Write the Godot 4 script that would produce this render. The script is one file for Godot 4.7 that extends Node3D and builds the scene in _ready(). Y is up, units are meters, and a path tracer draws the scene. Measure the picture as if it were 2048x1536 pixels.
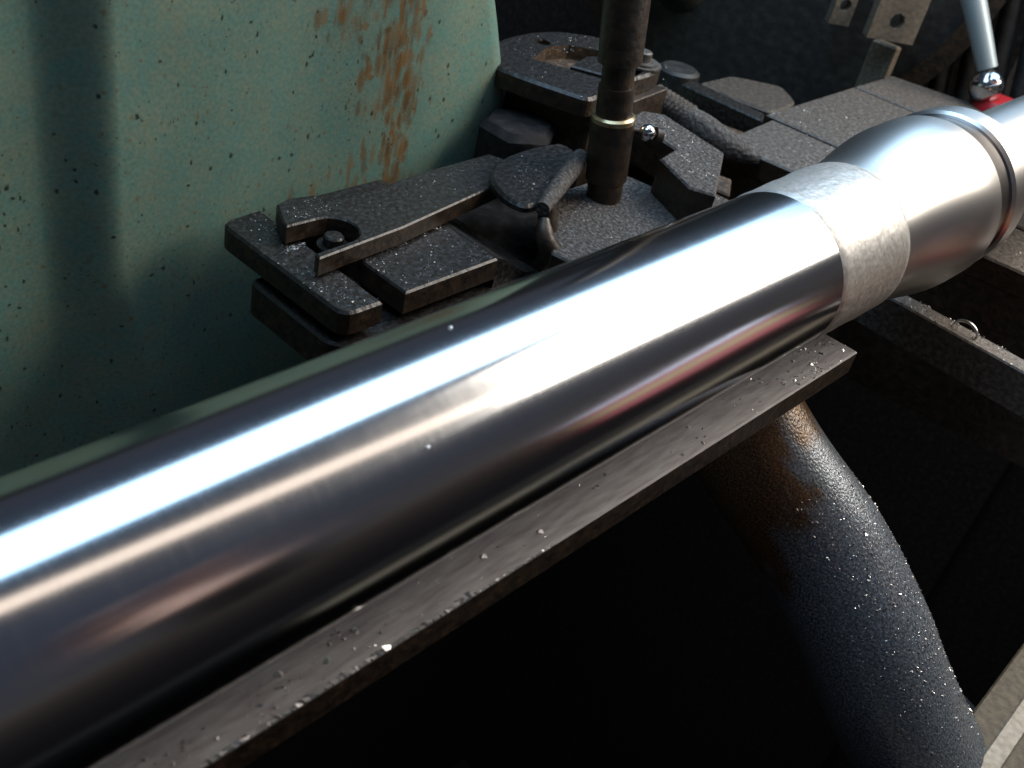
extends Node3D
# All shape numbers are millimetres; X runs along the shaft, Y is up, Z comes towards the operator.
const MM := 0.001
var used := {}
var rng := RandomNumberGenerator.new()
var M := {}
var cast_path := []
var cast_radii := []
var side_mat: Material
var side: SurfaceTool      # when set, prism() puts flanks and undersides here

func V(x: float, y: float, z: float) -> Vector3:
	return Vector3(x, y, z) * MM

# ---------------------------------------------------------------- naming
func numbered(called: String) -> String:
	if not used.has(called):
		used[called] = 0
		return called
	used[called] += 1
	return "%s_%03d" % [called, used[called]]

func tag(o: Node3D, label: String, category: String, group := "", kind := "") -> Node3D:
	o.set_meta("label", label)
	if category: o.set_meta("category", category)
	if group: o.set_meta("group", group)
	if kind: o.set_meta("kind", kind)
	return o

func thing(called: String, label: String, category: String, at := Vector3.ZERO, group := "") -> Node3D:
	var o := Node3D.new()
	o.name = numbered(called)
	o.position = at
	add_child(o)
	tag(o, label, category, group)
	return o

func obj(called: String, st: SurfaceTool, m: Material, parent: Node3D = null) -> MeshInstance3D:
	var o := MeshInstance3D.new()
	o.mesh = st.commit()
	if side:
		side.commit(o.mesh)
		o.set_surface_override_material(0, m)
		o.set_surface_override_material(1, side_mat)
		side = null
	else:
		o.material_override = m
	o.cast_shadow = GeometryInstance3D.SHADOW_CASTING_SETTING_ON
	if parent == null:
		o.name = numbered(called)
		add_child(o)
	else:
		o.name = called
		parent.add_child(o, true)
		o.position = -parent.position     # shapes are given in scene coordinates
		if parent.get_parent() != self:
			o.position = Vector3.ZERO
	return o

# ---------------------------------------------------------------- mesh helpers
func begin() -> SurfaceTool:
	var st := SurfaceTool.new()
	st.begin(Mesh.PRIMITIVE_TRIANGLES)
	return st

func two_surfaces(st: SurfaceTool, m: Material) -> ArrayMesh:
	st.set_material(m)
	var mesh := st.commit()
	side.set_material(side_mat)
	side.commit(mesh)
	side = null
	return mesh

# a mesh with separate materials on top and flanks, the flanks often darker
func begin2(flank: Material) -> SurfaceTool:
	side = begin()
	side_mat = flank
	return begin()

func tri(st: SurfaceTool, a: Vector3, b: Vector3, c: Vector3, out: Vector3) -> void:
	var n := (b - a).cross(c - a)
	if n.length() < 1e-14: return
	n = n.normalized()
	if n.dot(out) < 0:
		n = -n
	else:                      # clockwise fronts: the maths normal points away from the front
		var t := b; b = c; c = t
	for p in [a, b, c]:
		st.set_normal(n); st.set_uv(Vector2(p.x, p.z) * 10.0); st.add_vertex(p)

func quad(st: SurfaceTool, a: Vector3, b: Vector3, c: Vector3, d: Vector3, out: Vector3) -> void:
	tri(st, a, b, c, out); tri(st, a, c, d, out)

func fillet(poly: Array, radius: float, only := []) -> PackedVector2Array:
	var out := PackedVector2Array()
	var n := poly.size()
	for i in n:
		var p: Vector2 = poly[i]
		var a: Vector2 = poly[(i + n - 1) % n]
		var b: Vector2 = poly[(i + 1) % n]
		if radius <= 0.0 or (only.size() and not i in only):
			out.append(p); continue
		var da := (a - p).normalized()
		var db := (b - p).normalized()
		var r: float = minf(radius, minf(p.distance_to(a), p.distance_to(b)) * 0.45)
		for k in 5:
			var t := k / 4.0
			var q0 := p + da * r * (1 - t)
			var q1 := p + db * r * t
			out.append(q0.lerp(q1, t))
	return out

func area2(poly: PackedVector2Array) -> float:
	var s := 0.0
	for i in poly.size():
		s += poly[i].cross(poly[(i + 1) % poly.size()])
	return s

func inset(poly: PackedVector2Array, d: float) -> PackedVector2Array:
	var out := PackedVector2Array()
	var n := poly.size()
	for i in n:
		var e0 := (poly[i] - poly[(i + n - 1) % n]).normalized()
		var e1 := (poly[(i + 1) % n] - poly[i]).normalized()
		var n0 := Vector2(-e0.y, e0.x)
		var n1 := Vector2(-e1.y, e1.x)
		var m := (n0 + n1)
		m = n0 if m.length() < 1e-4 else m.normalized()
		out.append(poly[i] + m * d / maxf(0.4, m.dot(n0)))
	return out

# a plate: outline in (x, z), from y0 up to y1, its upper edge chamfered by ch; slope tilts the top: extra height per mm of x past x0
func prism(st: SurfaceTool, outline: Array, y0: float, y1: float, ch := 0.8, radius := 0.0, only := [], slope := Vector3.ZERO) -> void:
	var poly := fillet(outline, radius, only)
	if area2(poly) < 0: poly.reverse()
	var up := inset(poly, ch)
	var H := func(p: Vector2, y: float) -> Vector3:
		return V(p.x, y + slope.x * (p.x - slope.y) + slope.z * p.y, p.y)
	var sd := side if side else st
	for t in [[up, y1, Vector3.UP, st], [poly, y0, Vector3.DOWN, sd]]:
		var pp: PackedVector2Array = t[0]
		var ix := Geometry2D.triangulate_polygon(pp)
		if ix.is_empty(): print("no triangles ", outline[0], " ", t[1])
		for k in range(0, ix.size(), 3):
			tri(t[3], H.call(pp[ix[k]], t[1]), H.call(pp[ix[k + 1]], t[1]), H.call(pp[ix[k + 2]], t[1]), t[2])
	for i in poly.size():
		var j := (i + 1) % poly.size()
		var e := poly[j] - poly[i]
		var o := Vector3(e.y, 0, -e.x)
		quad(sd, H.call(poly[i], y0), H.call(poly[j], y0), H.call(poly[j], y1 - ch), H.call(poly[i], y1 - ch), o)
		quad(st, H.call(poly[i], y1 - ch), H.call(poly[j], y1 - ch), H.call(up[j], y1), H.call(up[i], y1), o + Vector3.UP * o.length())

func box(st: SurfaceTool, x0: float, x1: float, y0: float, y1: float, z0: float, z1: float, ch := 0.8) -> void:
	prism(st, [Vector2(x0, z0), Vector2(x1, z0), Vector2(x1, z1), Vector2(x0, z1)], y0, y1, ch)

# a turned shape: profile of (distance along the axis, radius)
func lathe(st: SurfaceTool, profile: Array, from: Vector3, axis: Vector3, seg := 64, sharp := 0.5, wobble := 0.0) -> void:
	var ax := axis.normalized()
	var u := ax.cross(Vector3.UP if absf(ax.y) < 0.9 else Vector3.RIGHT).normalized()
	var w := ax.cross(u)
	var ns := []
	for i in profile.size() - 1:
		var d: Vector2 = profile[i + 1] - profile[i]
		ns.append(Vector2(-d.y, d.x).normalized())       # (along, outwards)
	for i in profile.size() - 1:
		var na: Vector2 = ns[i]
		var nb: Vector2 = ns[i]
		if i > 0 and ns[i - 1].dot(na) > 1.0 - sharp: na = (na + ns[i - 1]).normalized()
		if i < ns.size() - 1 and ns[i + 1].dot(nb) > 1.0 - sharp: nb = (nb + ns[i + 1]).normalized()
		var p0: Vector2 = profile[i]
		var p1: Vector2 = profile[i + 1]
		for k in seg:
			var vs := []
			for c in [[p0, na, k], [p1, nb, k], [p1, nb, k + 1], [p0, na, k + 1]]:
				var a: float = TAU * c[2] / seg
				var dir: Vector3 = u * cos(a) + w * sin(a)
				var pp: Vector2 = c[0]
				var nn: Vector2 = c[1]
				var rr := pp.y * (1.0 + wobble * sin(a * 3.0 + pp.x * 0.3) + wobble * 0.6 * sin(a * 7.0 - pp.x * 0.7))
				vs.append([(from + ax * pp.x + dir * rr) * MM, (ax * nn.x + dir * nn.y), Vector2(pp.x * 0.01, c[2] / float(seg))])
			for t in [[0, 2, 1], [0, 3, 2]]:
				var pa: Vector3 = vs[t[0]][0]
				var pb: Vector3 = vs[t[1]][0]
				var pc: Vector3 = vs[t[2]][0]
				if (pb - pa).cross(pc - pa).length() < 1e-15: continue
				var order: Array = t
				if (pb - pa).cross(pc - pa).dot(vs[t[0]][1] + vs[t[1]][1] + vs[t[2]][1]) > 0: order = [t[0], t[2], t[1]]
				for q in order:
					st.set_normal(vs[q][1]); st.set_uv(vs[q][2]); st.add_vertex(vs[q][0])

# a tube through points, with a radius (across, along-up) at each
func tube(st: SurfaceTool, pts: Array, radii: Array, seg := 24, caps := true, tint = null) -> void:
	var rings := []
	for i in pts.size():
		var t: Vector3 = (pts[mini(i + 1, pts.size() - 1)] - pts[maxi(i - 1, 0)]).normalized()
		var side := t.cross(Vector3.UP if absf(t.y) < 0.95 else Vector3.RIGHT).normalized()
		var up := side.cross(t).normalized()
		var ring := []
		for k in seg + 1:
			var a := TAU * k / seg
			var rr: Vector2 = radii[i] if radii[i] is Vector2 else Vector2(radii[i], radii[i])
			var d := side * cos(a) * rr.x + up * sin(a) * rr.y
			ring.append([(pts[i] + d) * MM, (side * cos(a) / rr.x + up * sin(a) / rr.y).normalized()])
		rings.append(ring)
	for i in pts.size() - 1:
		for k in seg:
			for t in [[[i, k], [i + 1, k + 1], [i + 1, k]], [[i, k], [i, k + 1], [i + 1, k + 1]]]:
				var vs := []
				for c in t: vs.append(rings[c[0]][c[1]])
				if (vs[1][0] - vs[0][0]).cross(vs[2][0] - vs[0][0]).dot(vs[0][1] + vs[1][1] + vs[2][1]) > 0: vs = [vs[0], vs[2], vs[1]]
				for q in vs:
					st.set_normal(q[1]); st.set_uv(Vector2(0, 0))
					if tint != null: st.set_color(tint.call(q[0] / MM))
					st.add_vertex(q[0])
	if caps:
		for e in [0, pts.size() - 1]:
			var out: Vector3 = (pts[0] - pts[1]) if e == 0 else (pts[e] - pts[e - 1])
			for k in seg:
				tri(st, pts[e] * MM, rings[e][k][0], rings[e][k + 1][0], out)

func smooth_curve(pts: Array, n: int) -> Array:
	var out := []
	for i in n:
		var f := float(i) / (n - 1) * (pts.size() - 1)
		var k := mini(int(f), pts.size() - 2)
		var p0 = pts[maxi(k - 1, 0)]
		var p3 = pts[mini(k + 2, pts.size() - 1)]
		out.append(pts[k].cubic_interpolate(pts[k + 1], p0, p3, f - k))
	return out

# ---------------------------------------------------------------- materials
func noise_tex(freq: float, colors: Array, seed_: int, octaves := 5, gain := 0.5, size := 512) -> NoiseTexture2D:
	var n := FastNoiseLite.new()
	n.noise_type = FastNoiseLite.TYPE_SIMPLEX_SMOOTH
	n.frequency = freq
	n.seed = seed_
	n.fractal_octaves = octaves
	n.fractal_gain = gain
	var t := NoiseTexture2D.new()
	t.width = size; t.height = size
	t.seamless = true
	t.generate_mipmaps = false
	t.noise = n
	if colors.size():
		var g := Gradient.new()
		var off := PackedFloat32Array()
		var col := PackedColorArray()
		for c in colors:
			off.append(c[0]); col.append(c[1])
		g.offsets = off; g.colors = col
		t.color_ramp = g
	return t

func G(v: float, tint := Color(1, 1, 1)) -> Color:
	return Color(v * tint.r, v * tint.g, v * tint.b).linear_to_srgb()

func mat(key: String, albedo: Texture2D, rough: float, metal: float, scale: float, bump: Texture2D = null, depth := 0.0) -> StandardMaterial3D:
	var m := StandardMaterial3D.new()
	m.resource_name = key
	m.albedo_texture = albedo
	m.roughness = rough
	m.metallic = metal
	m.uv1_triplanar = true
	m.uv1_world_triplanar = true
	m.uv1_scale = Vector3.ONE * scale
	if bump:
		m.heightmap_enabled = true
		m.heightmap_texture = bump
		m.heightmap_scale = depth
	M[key] = m
	return m

func flat_mat(key: String, c: Color, rough: float, metal: float) -> StandardMaterial3D:
	var m := StandardMaterial3D.new()
	m.resource_name = key
	m.albedo_color = c
	m.roughness = rough
	m.metallic = metal
	M[key] = m
	return m

func make_materials() -> void:
	var grit_bump := noise_tex(0.05, [], 11, 5)
	var fine_bump := noise_tex(0.12, [], 12, 4)
	# dusty cast iron: dark iron under grey grinding dust, in blotches and grains
	mat("dusty", noise_tex(0.06, [[0.0, G(0.010, Color(1, .74, .54))], [0.38, G(0.018, Color(1, .84, .72))], [0.58, G(0.027, Color(1, .93, .9))], [0.8, G(0.04)], [1.0, G(0.075)]], 21, 6, 0.56), 0.36, 0.25, 9.0, grit_bump, 0.04)
	mat("dusty_table", noise_tex(0.07, [[0.0, G(0.04, Color(1, .78, .63))], [0.45, G(0.09, Color(1, .86, .74))], [0.65, G(0.12, Color(1, .91, .81))], [1.0, G(0.2)]], 22, 6, 0.56), 0.5, 0.3, 7.0, fine_bump, 0.02)
	mat("thick_dust", noise_tex(0.06, [[0.0, G(0.02, Color(1, .8, .65))], [0.4, G(0.05, Color(1, .86, .76))], [0.6, G(0.085, Color(1, .92, .87))], [1.0, G(0.22)]], 23, 6, 0.62), 0.8, 0.2, 11.0, grit_bump, 0.14)
	mat("oily", noise_tex(0.03, [[0.0, G(0.012, Color(1, .75, .6))], [0.5, G(0.034, Color(1, .68, .45))], [1.0, G(0.08, Color(1, .58, .33))]], 24, 5), 0.42, 0.2, 8.0, grit_bump, 0.03)
	mat("rusty", noise_tex(0.035, [[0.0, G(0.02, Color(1, .7, .5))], [0.5, G(0.06, Color(1, .62, .36))], [1.0, G(0.17, Color(1, .6, .3))]], 25, 5), 0.55, 0.2, 9.0, grit_bump, 0.05)
	mat("black_iron", noise_tex(0.03, [[0.0, G(0.012)], [0.6, G(0.026, Color(1, .9, .9))], [1.0, G(0.05)]], 26, 5), 0.6, 0.1, 6.0, grit_bump, 0.04)
	M.black_iron.metallic_specular = 0.25
	M.black_iron.roughness = 0.8
	mat("bar_steel", noise_tex(0.04, [[0.0, G(0.27, Color(1, .93, .93))], [0.5, G(0.40, Color(1, .96, .99))], [0.7, G(0.44)], [1.0, G(0.55)]], 27, 6, 0.6), 0.34, 0.12, 10.0, fine_bump, 0.004)
	M.bar_steel.uv1_scale = Vector3(2.2, 16, 16)      # drawn marks run along the bar
	mat("rough_iron", noise_tex(0.05, [[0.0, G(0.02)], [0.40, G(0.09, Color(.84, .97, 1.12))], [0.58, G(0.21, Color(.84, 1, 1.18))], [1.0, G(0.5)]], 28, 5, 0.6), 0.3, 0.3, 26.0, grit_bump, 0.03)
	M.rough_iron.vertex_color_use_as_albedo = true
	mat("rail_brown", noise_tex(0.05, [[0.0, G(0.03, Color(1, .72, .4))], [0.5, G(0.08, Color(1, .77, .44))], [1.0, G(0.14, Color(1, .82, .5))]], 29, 5), 0.6, 0.1, 7.0, fine_bump, 0.02)
	mat("rail_pale", noise_tex(0.05, [[0.0, G(0.15, Color(1, .88, .68))], [0.5, G(0.25, Color(1, .9, .72))], [1.0, G(0.34, Color(1, .95, .85))]], 30, 4), 0.5, 0.2, 7.0)
	mat("tan_paint", noise_tex(0.05, [[0.0, G(0.10, Color(1, .8, .6))], [0.5, G(0.18, Color(1, .82, .62))], [1.0, G(0.28, Color(1, .85, .65))]], 31, 4), 0.5, 0.1, 9.0)
	mat("guard_dark", noise_tex(0.04, [[0.0, G(0.012)], [0.5, G(0.022, Color(1, 1, .95))], [1.0, G(0.05)]], 32, 5), 0.55, 0.1, 4.0, grit_bump, 0.03)
	mat("rubber", noise_tex(0.05, [[0.0, G(0.025)], [0.5, G(0.05, Color(1, 1, .95))], [1.0, G(0.09)]], 37, 5), 0.5, 0.0, 6.0)
	mat("guard_brown", noise_tex(0.05, [[0.0, G(0.015)], [0.5, G(0.05, Color(1, .8, .6))], [1.0, G(0.1, Color(1, .85, .7))]], 35, 4), 0.6, 0.1, 9.0)
	mat("matt_band", noise_tex(0.05, [[0.0, G(0.35, Color(1, .95, .85))], [0.5, G(0.5, Color(1, .97, .9))], [1.0, G(0.62)]], 33, 4), 0.45, 0.6, 16.0, noise_tex(0.018, [], 34, 3), 0.03)
	# polished steel, ground round its axis
	var p := flat_mat("polished", G(0.62, Color(.98, .99, 1)), 0.185, 1.0)
	# grinding lines run round the shaft; wiped patches are a little duller
	p.roughness_texture = noise_tex(0.03, [[0.0, Color(0.86, 0.86, 0.86)], [0.6, Color(0.91, 0.91, 0.91)], [1.0, Color(1, 1, 1)]], 41, 5)
	p.uv1_scale = Vector3(3.0, 0.5, 1.0)
	p.anisotropy_enabled = true
	p.anisotropy = 0.5
	var p2 := flat_mat("turned", G(0.62, Color(1, .97, .92)), 0.36, 1.0)
	p2.anisotropy_enabled = true
	p2.anisotropy = 0.5
	flat_mat("dark_turned", G(0.16, Color(1, .93, .9)), 0.3, 1.0)
	flat_mat("bright_chip", G(0.75), 0.28, 1.0)
	flat_mat("dust_chip", G(0.34, Color(1, .97, .92)), 0.45, 0.6)
	flat_mat("burr", G(0.85), 0.35, 0.75)
	flat_mat("brass", G(0.5, Color(1, .78, .45)), 0.3, 0.9)
	flat_mat("chrome", G(0.65), 0.12, 1.0)
	flat_mat("pale_lever", G(0.32, Color(.85, 1, 1.05)), 0.35, 0.2)
	flat_mat("red_paint", G(0.75, Color(1, .12, .10)), 0.35, 0.0)
	flat_mat("dark_red", G(0.3, Color(1, .04, .06)), 0.35, 0.0)
	flat_mat("yellow_paint", G(0.88, Color(1, .68, .24)), 0.4, 0.0)
	flat_mat("skin", G(0.72, Color(1, .58, .45)), 0.5, 0.0)
	flat_mat("dark_cloth", G(0.012), 0.35, 0.0)
	flat_mat("lamp_housing", G(0.5), 0.5, 0.0)
	M["paint"] = paint_material()

# the green paint with its print of grit specks, rust freckles and rust runs, laid out over the panel as u,v = 0..1
func paint_material() -> StandardMaterial3D:
	var W := 1024
	var Hh := 768
	var r := RandomNumberGenerator.new()
	r.seed = 77
	var big := FastNoiseLite.new(); big.seed = 5; big.frequency = 0.006; big.fractal_octaves = 4
	var fine := FastNoiseLite.new(); fine.seed = 6; fine.frequency = 0.16; fine.fractal_octaves = 3
	var hues := FastNoiseLite.new(); hues.seed = 15; hues.frequency = 0.07; hues.fractal_octaves = 3
	var lay := PackedFloat32Array(); lay.resize(W * Hh * 3)
	for y in Hh:
		for x in W:
			var b := big.get_noise_2d(x, y) * 0.10 + fine.get_noise_2d(x, y) * 0.16
			var k := (y * W + x) * 3
			var hue := (hues.get_noise_2d(x, y) + hues.get_noise_2d(x * 0.2, y * 0.2 + 900.0)) * 0.22      # the paint has gone blotchy: greyer here, greener there
			lay[k] = 0.178 * (1.0 + hue) * (1.0 + b * 1.5); lay[k + 1] = 0.282 * (1.0 + b * 1.3); lay[k + 2] = (1.0 - hue * 0.35) * 0.226 * (1.0 + b * 1.2)
	var splat := func(cx: float, cy: float, rx: float, ry: float, c: Vector3, amount: float) -> void:
		for yy in range(maxi(0, int(cy - ry)), mini(Hh, int(cy + ry) + 2)):
			for xx in range(maxi(0, int(cx - rx)), mini(W, int(cx + rx) + 2)):
				var d := Vector2((xx - cx) / rx, (yy - cy) / ry).length() + fine.get_noise_2d(xx * 2.3, yy * 2.3) * 0.5
				var a: float = clampf((1.0 - d) * 2.0, 0.0, 1.0) * amount
				var k := (yy * W + xx) * 3
				lay[k] = lerpf(lay[k], c.x, a); lay[k + 1] = lerpf(lay[k + 1], c.y, a); lay[k + 2] = lerpf(lay[k + 2], c.z, a)
	for i in 9000:      # grit sits in drifts
		var gx := r.randf() * W
		var gy := r.randf() * Hh
		if big.get_noise_2d(gx * 1.6 + 300, gy * 1.6) + 0.25 < r.randf() * 0.8: continue
		splat.call(gx, gy, r.randf_range(0.8, 1.9), r.randf_range(0.9, 2.4), Vector3(0.05, 0.06, 0.05), pow(r.randf(), 2.0) * 0.9 + 0.1)
	for i in 260:
		splat.call(r.randf() * W, r.randf() * Hh, r.randf_range(1.5, 3.2), r.randf_range(1.8, 4.5), Vector3(0.016, 0.018, 0.014), 0.9)
	for i in 900:
		splat.call(r.randf() * W, r.randf() * Hh, r.randf_range(1, 3.5), r.randf_range(1, 5), Vector3(0.20, 0.12, 0.055), r.randf_range(0.15, 0.7))
	# the rust runs beside the arm: clusters of streaks that trail downwards
	for c in [[0.585, 0.13, 0.07, 0.06, 34], [0.55, 0.14, 0.02, 0.06, 8], [0.66, 0.13, 0.035, 0.12, 46], [0.635, 0.22, 0.05, 0.07, 60], [0.66, 0.27, 0.045, 0.07, 60], [0.665, 0.38, 0.03, 0.10, 60], [0.67, 0.47, 0.022, 0.08, 60], [0.60, 0.42, 0.04, 0.06, 14], [0.52, 0.48, 0.05, 0.06, 16], [0.13, 0.10, 0.03, 0.05, 18], [0.12, 0.3, 0.03, 0.1, 10]]:
		for i in c[4]:
			var x: float = (c[0] + r.randfn(0, 0.45) * c[2]) * W
			var y: float = (c[1] + r.randfn(0, 0.5) * c[3]) * Hh
			splat.call(x, y, r.randf_range(2.0, 7.5), r.randf_range(4, 22), Vector3(0.27, 0.145, 0.05).lerp(Vector3(0.12, 0.07, 0.03), r.randf()), r.randf_range(0.25, 0.85))
	var im := Image.create(W, Hh, false, Image.FORMAT_RGB8)
	for y in Hh:
		for x in W:
			var k := (y * W + x) * 3
			im.set_pixel(x, y, Color(lay[k], lay[k + 1], lay[k + 2]).linear_to_srgb())
	var m := StandardMaterial3D.new()
	m.resource_name = "green_paint"
	m.albedo_texture = ImageTexture.create_from_image(im)
	m.roughness = 0.5
	m.metallic_specular = 0.35
	return m

# ---------------------------------------------------------------- chips
func chip_mesh(seed_: int) -> ArrayMesh:
	var r := RandomNumberGenerator.new(); r.seed = seed_
	var st := begin()
	var p := []
	for k in 4:
		var a := TAU * k / 4.0 + r.randf_range(-0.5, 0.5)
		p.append(Vector3(cos(a) * r.randf_range(0.3, 0.7), r.randf_range(-0.18, 0.18), sin(a) * r.randf_range(0.25, 0.5)))
	var t := Vector3(r.randf_range(-.2, .2), r.randf_range(0.12, 0.3), r.randf_range(-.2, .2))
	for k in 4: tri(st, p[k], p[(k + 1) % 4], t, Vector3.UP)
	tri(st, p[0], p[1], p[2], Vector3.DOWN); tri(st, p[0], p[2], p[3], Vector3.DOWN)
	return st.commit()

func chips(called: String, label: String, count: int, small: float, big: float, m: Material, where: Callable, seed_: int) -> void:
	var r := RandomNumberGenerator.new(); r.seed = seed_
	var mm := MultiMesh.new()
	mm.transform_format = MultiMesh.TRANSFORM_3D
	mm.mesh = chip_mesh(seed_)
	mm.instance_count = count
	for i in count:
		var hit: Array = where.call(r)
		var n: Vector3 = hit[1]
		var s: float = lerpf(small, big, pow(r.randf(), 4.0)) * MM
		var b := Basis(Quaternion(Vector3.UP, n.normalized())) * Basis.from_euler(Vector3(r.randfn(0, 0.45), r.randf() * TAU, r.randfn(0, 0.45)))
		mm.set_instance_transform(i, Transform3D(b.scaled_local(Vector3(s * r.randf_range(.7, 1.6), s, s)), hit[0] + n.normalized() * s * 0.12))
	var o := MultiMeshInstance3D.new()
	o.name = numbered(called)
	o.multimesh = mm
	o.material_override = m
	add_child(o)
	tag(o, label, "", "", "stuff")

func on_poly(polys: Array, y: float) -> Callable:
	return func(r: RandomNumberGenerator) -> Array:
		var drift := FastNoiseLite.new(); drift.seed = 8; drift.frequency = 0.06
		var poly: PackedVector2Array = PackedVector2Array(polys[r.randi() % polys.size()])
		var lo := poly[0]
		var hi := poly[0]
		for q in poly:
			lo = lo.min(q); hi = hi.max(q)
		for t in 60:
			var q := Vector2(r.randf_range(lo.x, hi.x), r.randf_range(lo.y, hi.y))
			if Geometry2D.is_point_in_polygon(q, poly) and drift.get_noise_2dv(q) + 0.3 > r.randf() * 0.9:
				return [V(q.x, y, q.y), Vector3.UP]
		return [V(poly[0].x, y, poly[0].y), Vector3.UP]

# ================================================================ the scene
func _ready() -> void:
	rng.seed = 3
	setup_camera_and_light()
	make_materials()
	build_setting()
	build_cover()
	build_background_machine()
	build_table()
	build_rest()
	build_upper_plate()
	build_rod()
	build_front()
	build_shaft()
	build_operator_side()
	build_small_things()

func setup_camera_and_light() -> void:
	var cam := Camera3D.new()
	cam.name = "camera"
	var x := Vector3(0.6771398, 0.1920092, 0.7103620)
	var y := Vector3(0.3202100, 0.7922781, -0.5193853)
	var z := Vector3(-0.6625310, 0.5791614, 0.4749998)
	cam.transform = Transform3D(Basis(x, y, z).orthonormalized(), V(-165.85, 178.52, 142.46))
	cam.fov = 39.671
	cam.near = 0.01
	cam.far = 30.0
	add_child(cam)
	cam.current = true
	var att := CameraAttributesPhysical.new()      # close focus: the nearest steel goes a little soft
	att.frustum_focal_length = 33.27
	att.frustum_focus_distance = 0.44
	att.frustum_near = 0.01
	att.frustum_far = 30.0
	att.exposure_aperture = 17.0
	cam.attributes = att
	cam.fov = 39.671
	var env := Environment.new()
	# the dim shop around the machine, out of view: paler above, dark towards the floor
	var shop := ProceduralSkyMaterial.new()
	shop.sky_top_color = Color(0.034, 0.046, 0.075).linear_to_srgb()
	shop.sky_horizon_color = Color(0.062, 0.056, 0.054).linear_to_srgb()
	shop.sky_curve = 0.25
	shop.ground_horizon_color = Color(0.050, 0.042, 0.038).linear_to_srgb()
	shop.ground_bottom_color = Color(0.006, 0.006, 0.008).linear_to_srgb()
	shop.ground_curve = 0.12
	shop.sun_angle_max = 0.0
	env.sky = Sky.new()
	env.sky.sky_material = shop
	env.background_mode = Environment.BG_SKY
	env.tonemap_mode = Environment.TONE_MAPPER_LINEAR
	env.tonemap_exposure = 1.0
	env.sdfgi_enabled = true
	env.ssao_enabled = true
	env.ssil_enabled = true
	var we := WorldEnvironment.new()
	we.name = "world_environment"
	we.environment = env
	add_child(we)
	# the machine's work lamp: close, warm white, beyond the collar, above the table
	lamp("work_lamp", "warm work lamp head hung above the far end of the shaft", Vector3(820, 470, 200), Vector3(330, -40, -60), Vector2(480, 500), Color(1, 0.96, 0.91), 0.82)
	# a daylight strip fitting that runs along the machine overhead
	lamp("strip_lamp", "long cool white strip lamp hung overhead along the machine", Vector3(500, 640, -220), Vector3(480, 0, -90), Vector2(1500, 390), Color(0.70, 0.86, 1.0), 0.6)
	# an ordinary ceiling tube further out over the operator's side: the thin warm line on the shaft
	lamp("ceiling_tube", "long warm ceiling lamp hung over the operator's side", Vector3(600, 1200, 520), Vector3(300, 0, 0), Vector2(1500, 190), Color(1, 0.92, 0.85), 0.085, 0.47)

func lamp(called: String, label: String, at: Vector3, target: Vector3, size: Vector2, c: Color, energy: float, turn := 0.0) -> void:
	var root := thing(called, label, "lamp", at * MM)
	# the long side of a strip runs along the machine, square to the way the lamp faces
	var zz := (at - target).normalized()
	var xx := Vector3(1, 0, turn)
	xx = (xx - zz * xx.dot(zz)).normalized()
	root.basis = Basis(xx, zz.cross(xx), zz)
	var st := begin()
	var hx := size.x * MM / 2 + 0.012
	var hy := size.y * MM / 2 + 0.012
	var a := [Vector3(-hx, -hy, 0.004), Vector3(hx, -hy, 0.004), Vector3(hx, hy, 0.004), Vector3(-hx, hy, 0.004)]
	var b := []
	for q in a: b.append(Vector3(q.x * 0.8, q.y * 0.8, 0.07))
	quad(st, b[0], b[1], b[2], b[3], Vector3.BACK)
	quad(st, a[0], a[1], a[2], a[3], Vector3.FORWARD)
	for k in 4: quad(st, a[k], a[(k + 1) % 4], b[(k + 1) % 4], b[k], (a[k] + a[(k + 1) % 4]))
	var h := MeshInstance3D.new(); h.name = "lamp_housing"; h.mesh = st.commit(); h.material_override = lamp_mat(Color(0.4, 0.42, 0.42), false, c)
	root.add_child(h)
	st = begin()
	hx -= 0.012; hy -= 0.012
	quad(st, Vector3(-hx, -hy, 0), Vector3(hx, -hy, 0), Vector3(hx, hy, 0), Vector3(-hx, hy, 0), Vector3.FORWARD)
	var gl := MeshInstance3D.new(); gl.name = "lamp_glass"; gl.mesh = st.commit(); gl.material_override = lamp_mat(Color.WHITE, true, c)
	root.add_child(gl)
	var l := AreaLight3D.new()
	l.name = "lamp_light"
	l.area_size = size * MM
	l.light_color = c
	l.light_energy = energy
	l.area_range = 6.0
	l.area_attenuation = 2.0
	l.shadow_enabled = true
	l.position = Vector3(0, 0, -0.004)
	root.add_child(l)

func lamp_mat(c: Color, glow: bool, tint: Color) -> StandardMaterial3D:
	var m := StandardMaterial3D.new()
	m.albedo_color = c
	m.roughness = 0.5
	if glow:
		m.emission_enabled = true
		m.emission = tint
		m.emission_energy_multiplier = 1.0
	return m

# ---------------------------------------------------------------- setting
func build_setting() -> void:
	# dark oily bed, shelf and wall added against lamp light; machine body behind
	var st := begin()
	box(st, -500, 1500, -2700, -2600, -900, 900, 2)
	box(st, -500, 411, -212, -190, -240, -60, 2)  # added shelf, out of sight: keeps lamp light off the pit floor
	box(st, -500, 1500, -2599, -232, 250, 300, 2)  # added front wall: closes the pit so the lamps leave it dark
	box(st, 1560, 1600, -2599, -232, -890, 300, 2)
	tag(obj("bed_and_light_blockers", st, M.black_iron), "black oily machine bed deep below the shaft, with an added light blocking shelf and wall", "", "", "structure")
	st = begin()
	box(st, -500, 1500, -2700, 320, -980, -900, 2)
	box(st, 1500, 1560, -2700, 320, -980, -40, 2)
	tag(obj("machine_wall", st, M.black_iron), "black unlit machine body behind the green cover", "", "", "structure")

# ---------------------------------------------------------------- green cover
func cover_uv(p: Vector3) -> Vector2:
	return Vector2((p.x / MM + 70.0) / 400.0, (60.0 - p.y / MM) / 300.0)

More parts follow.
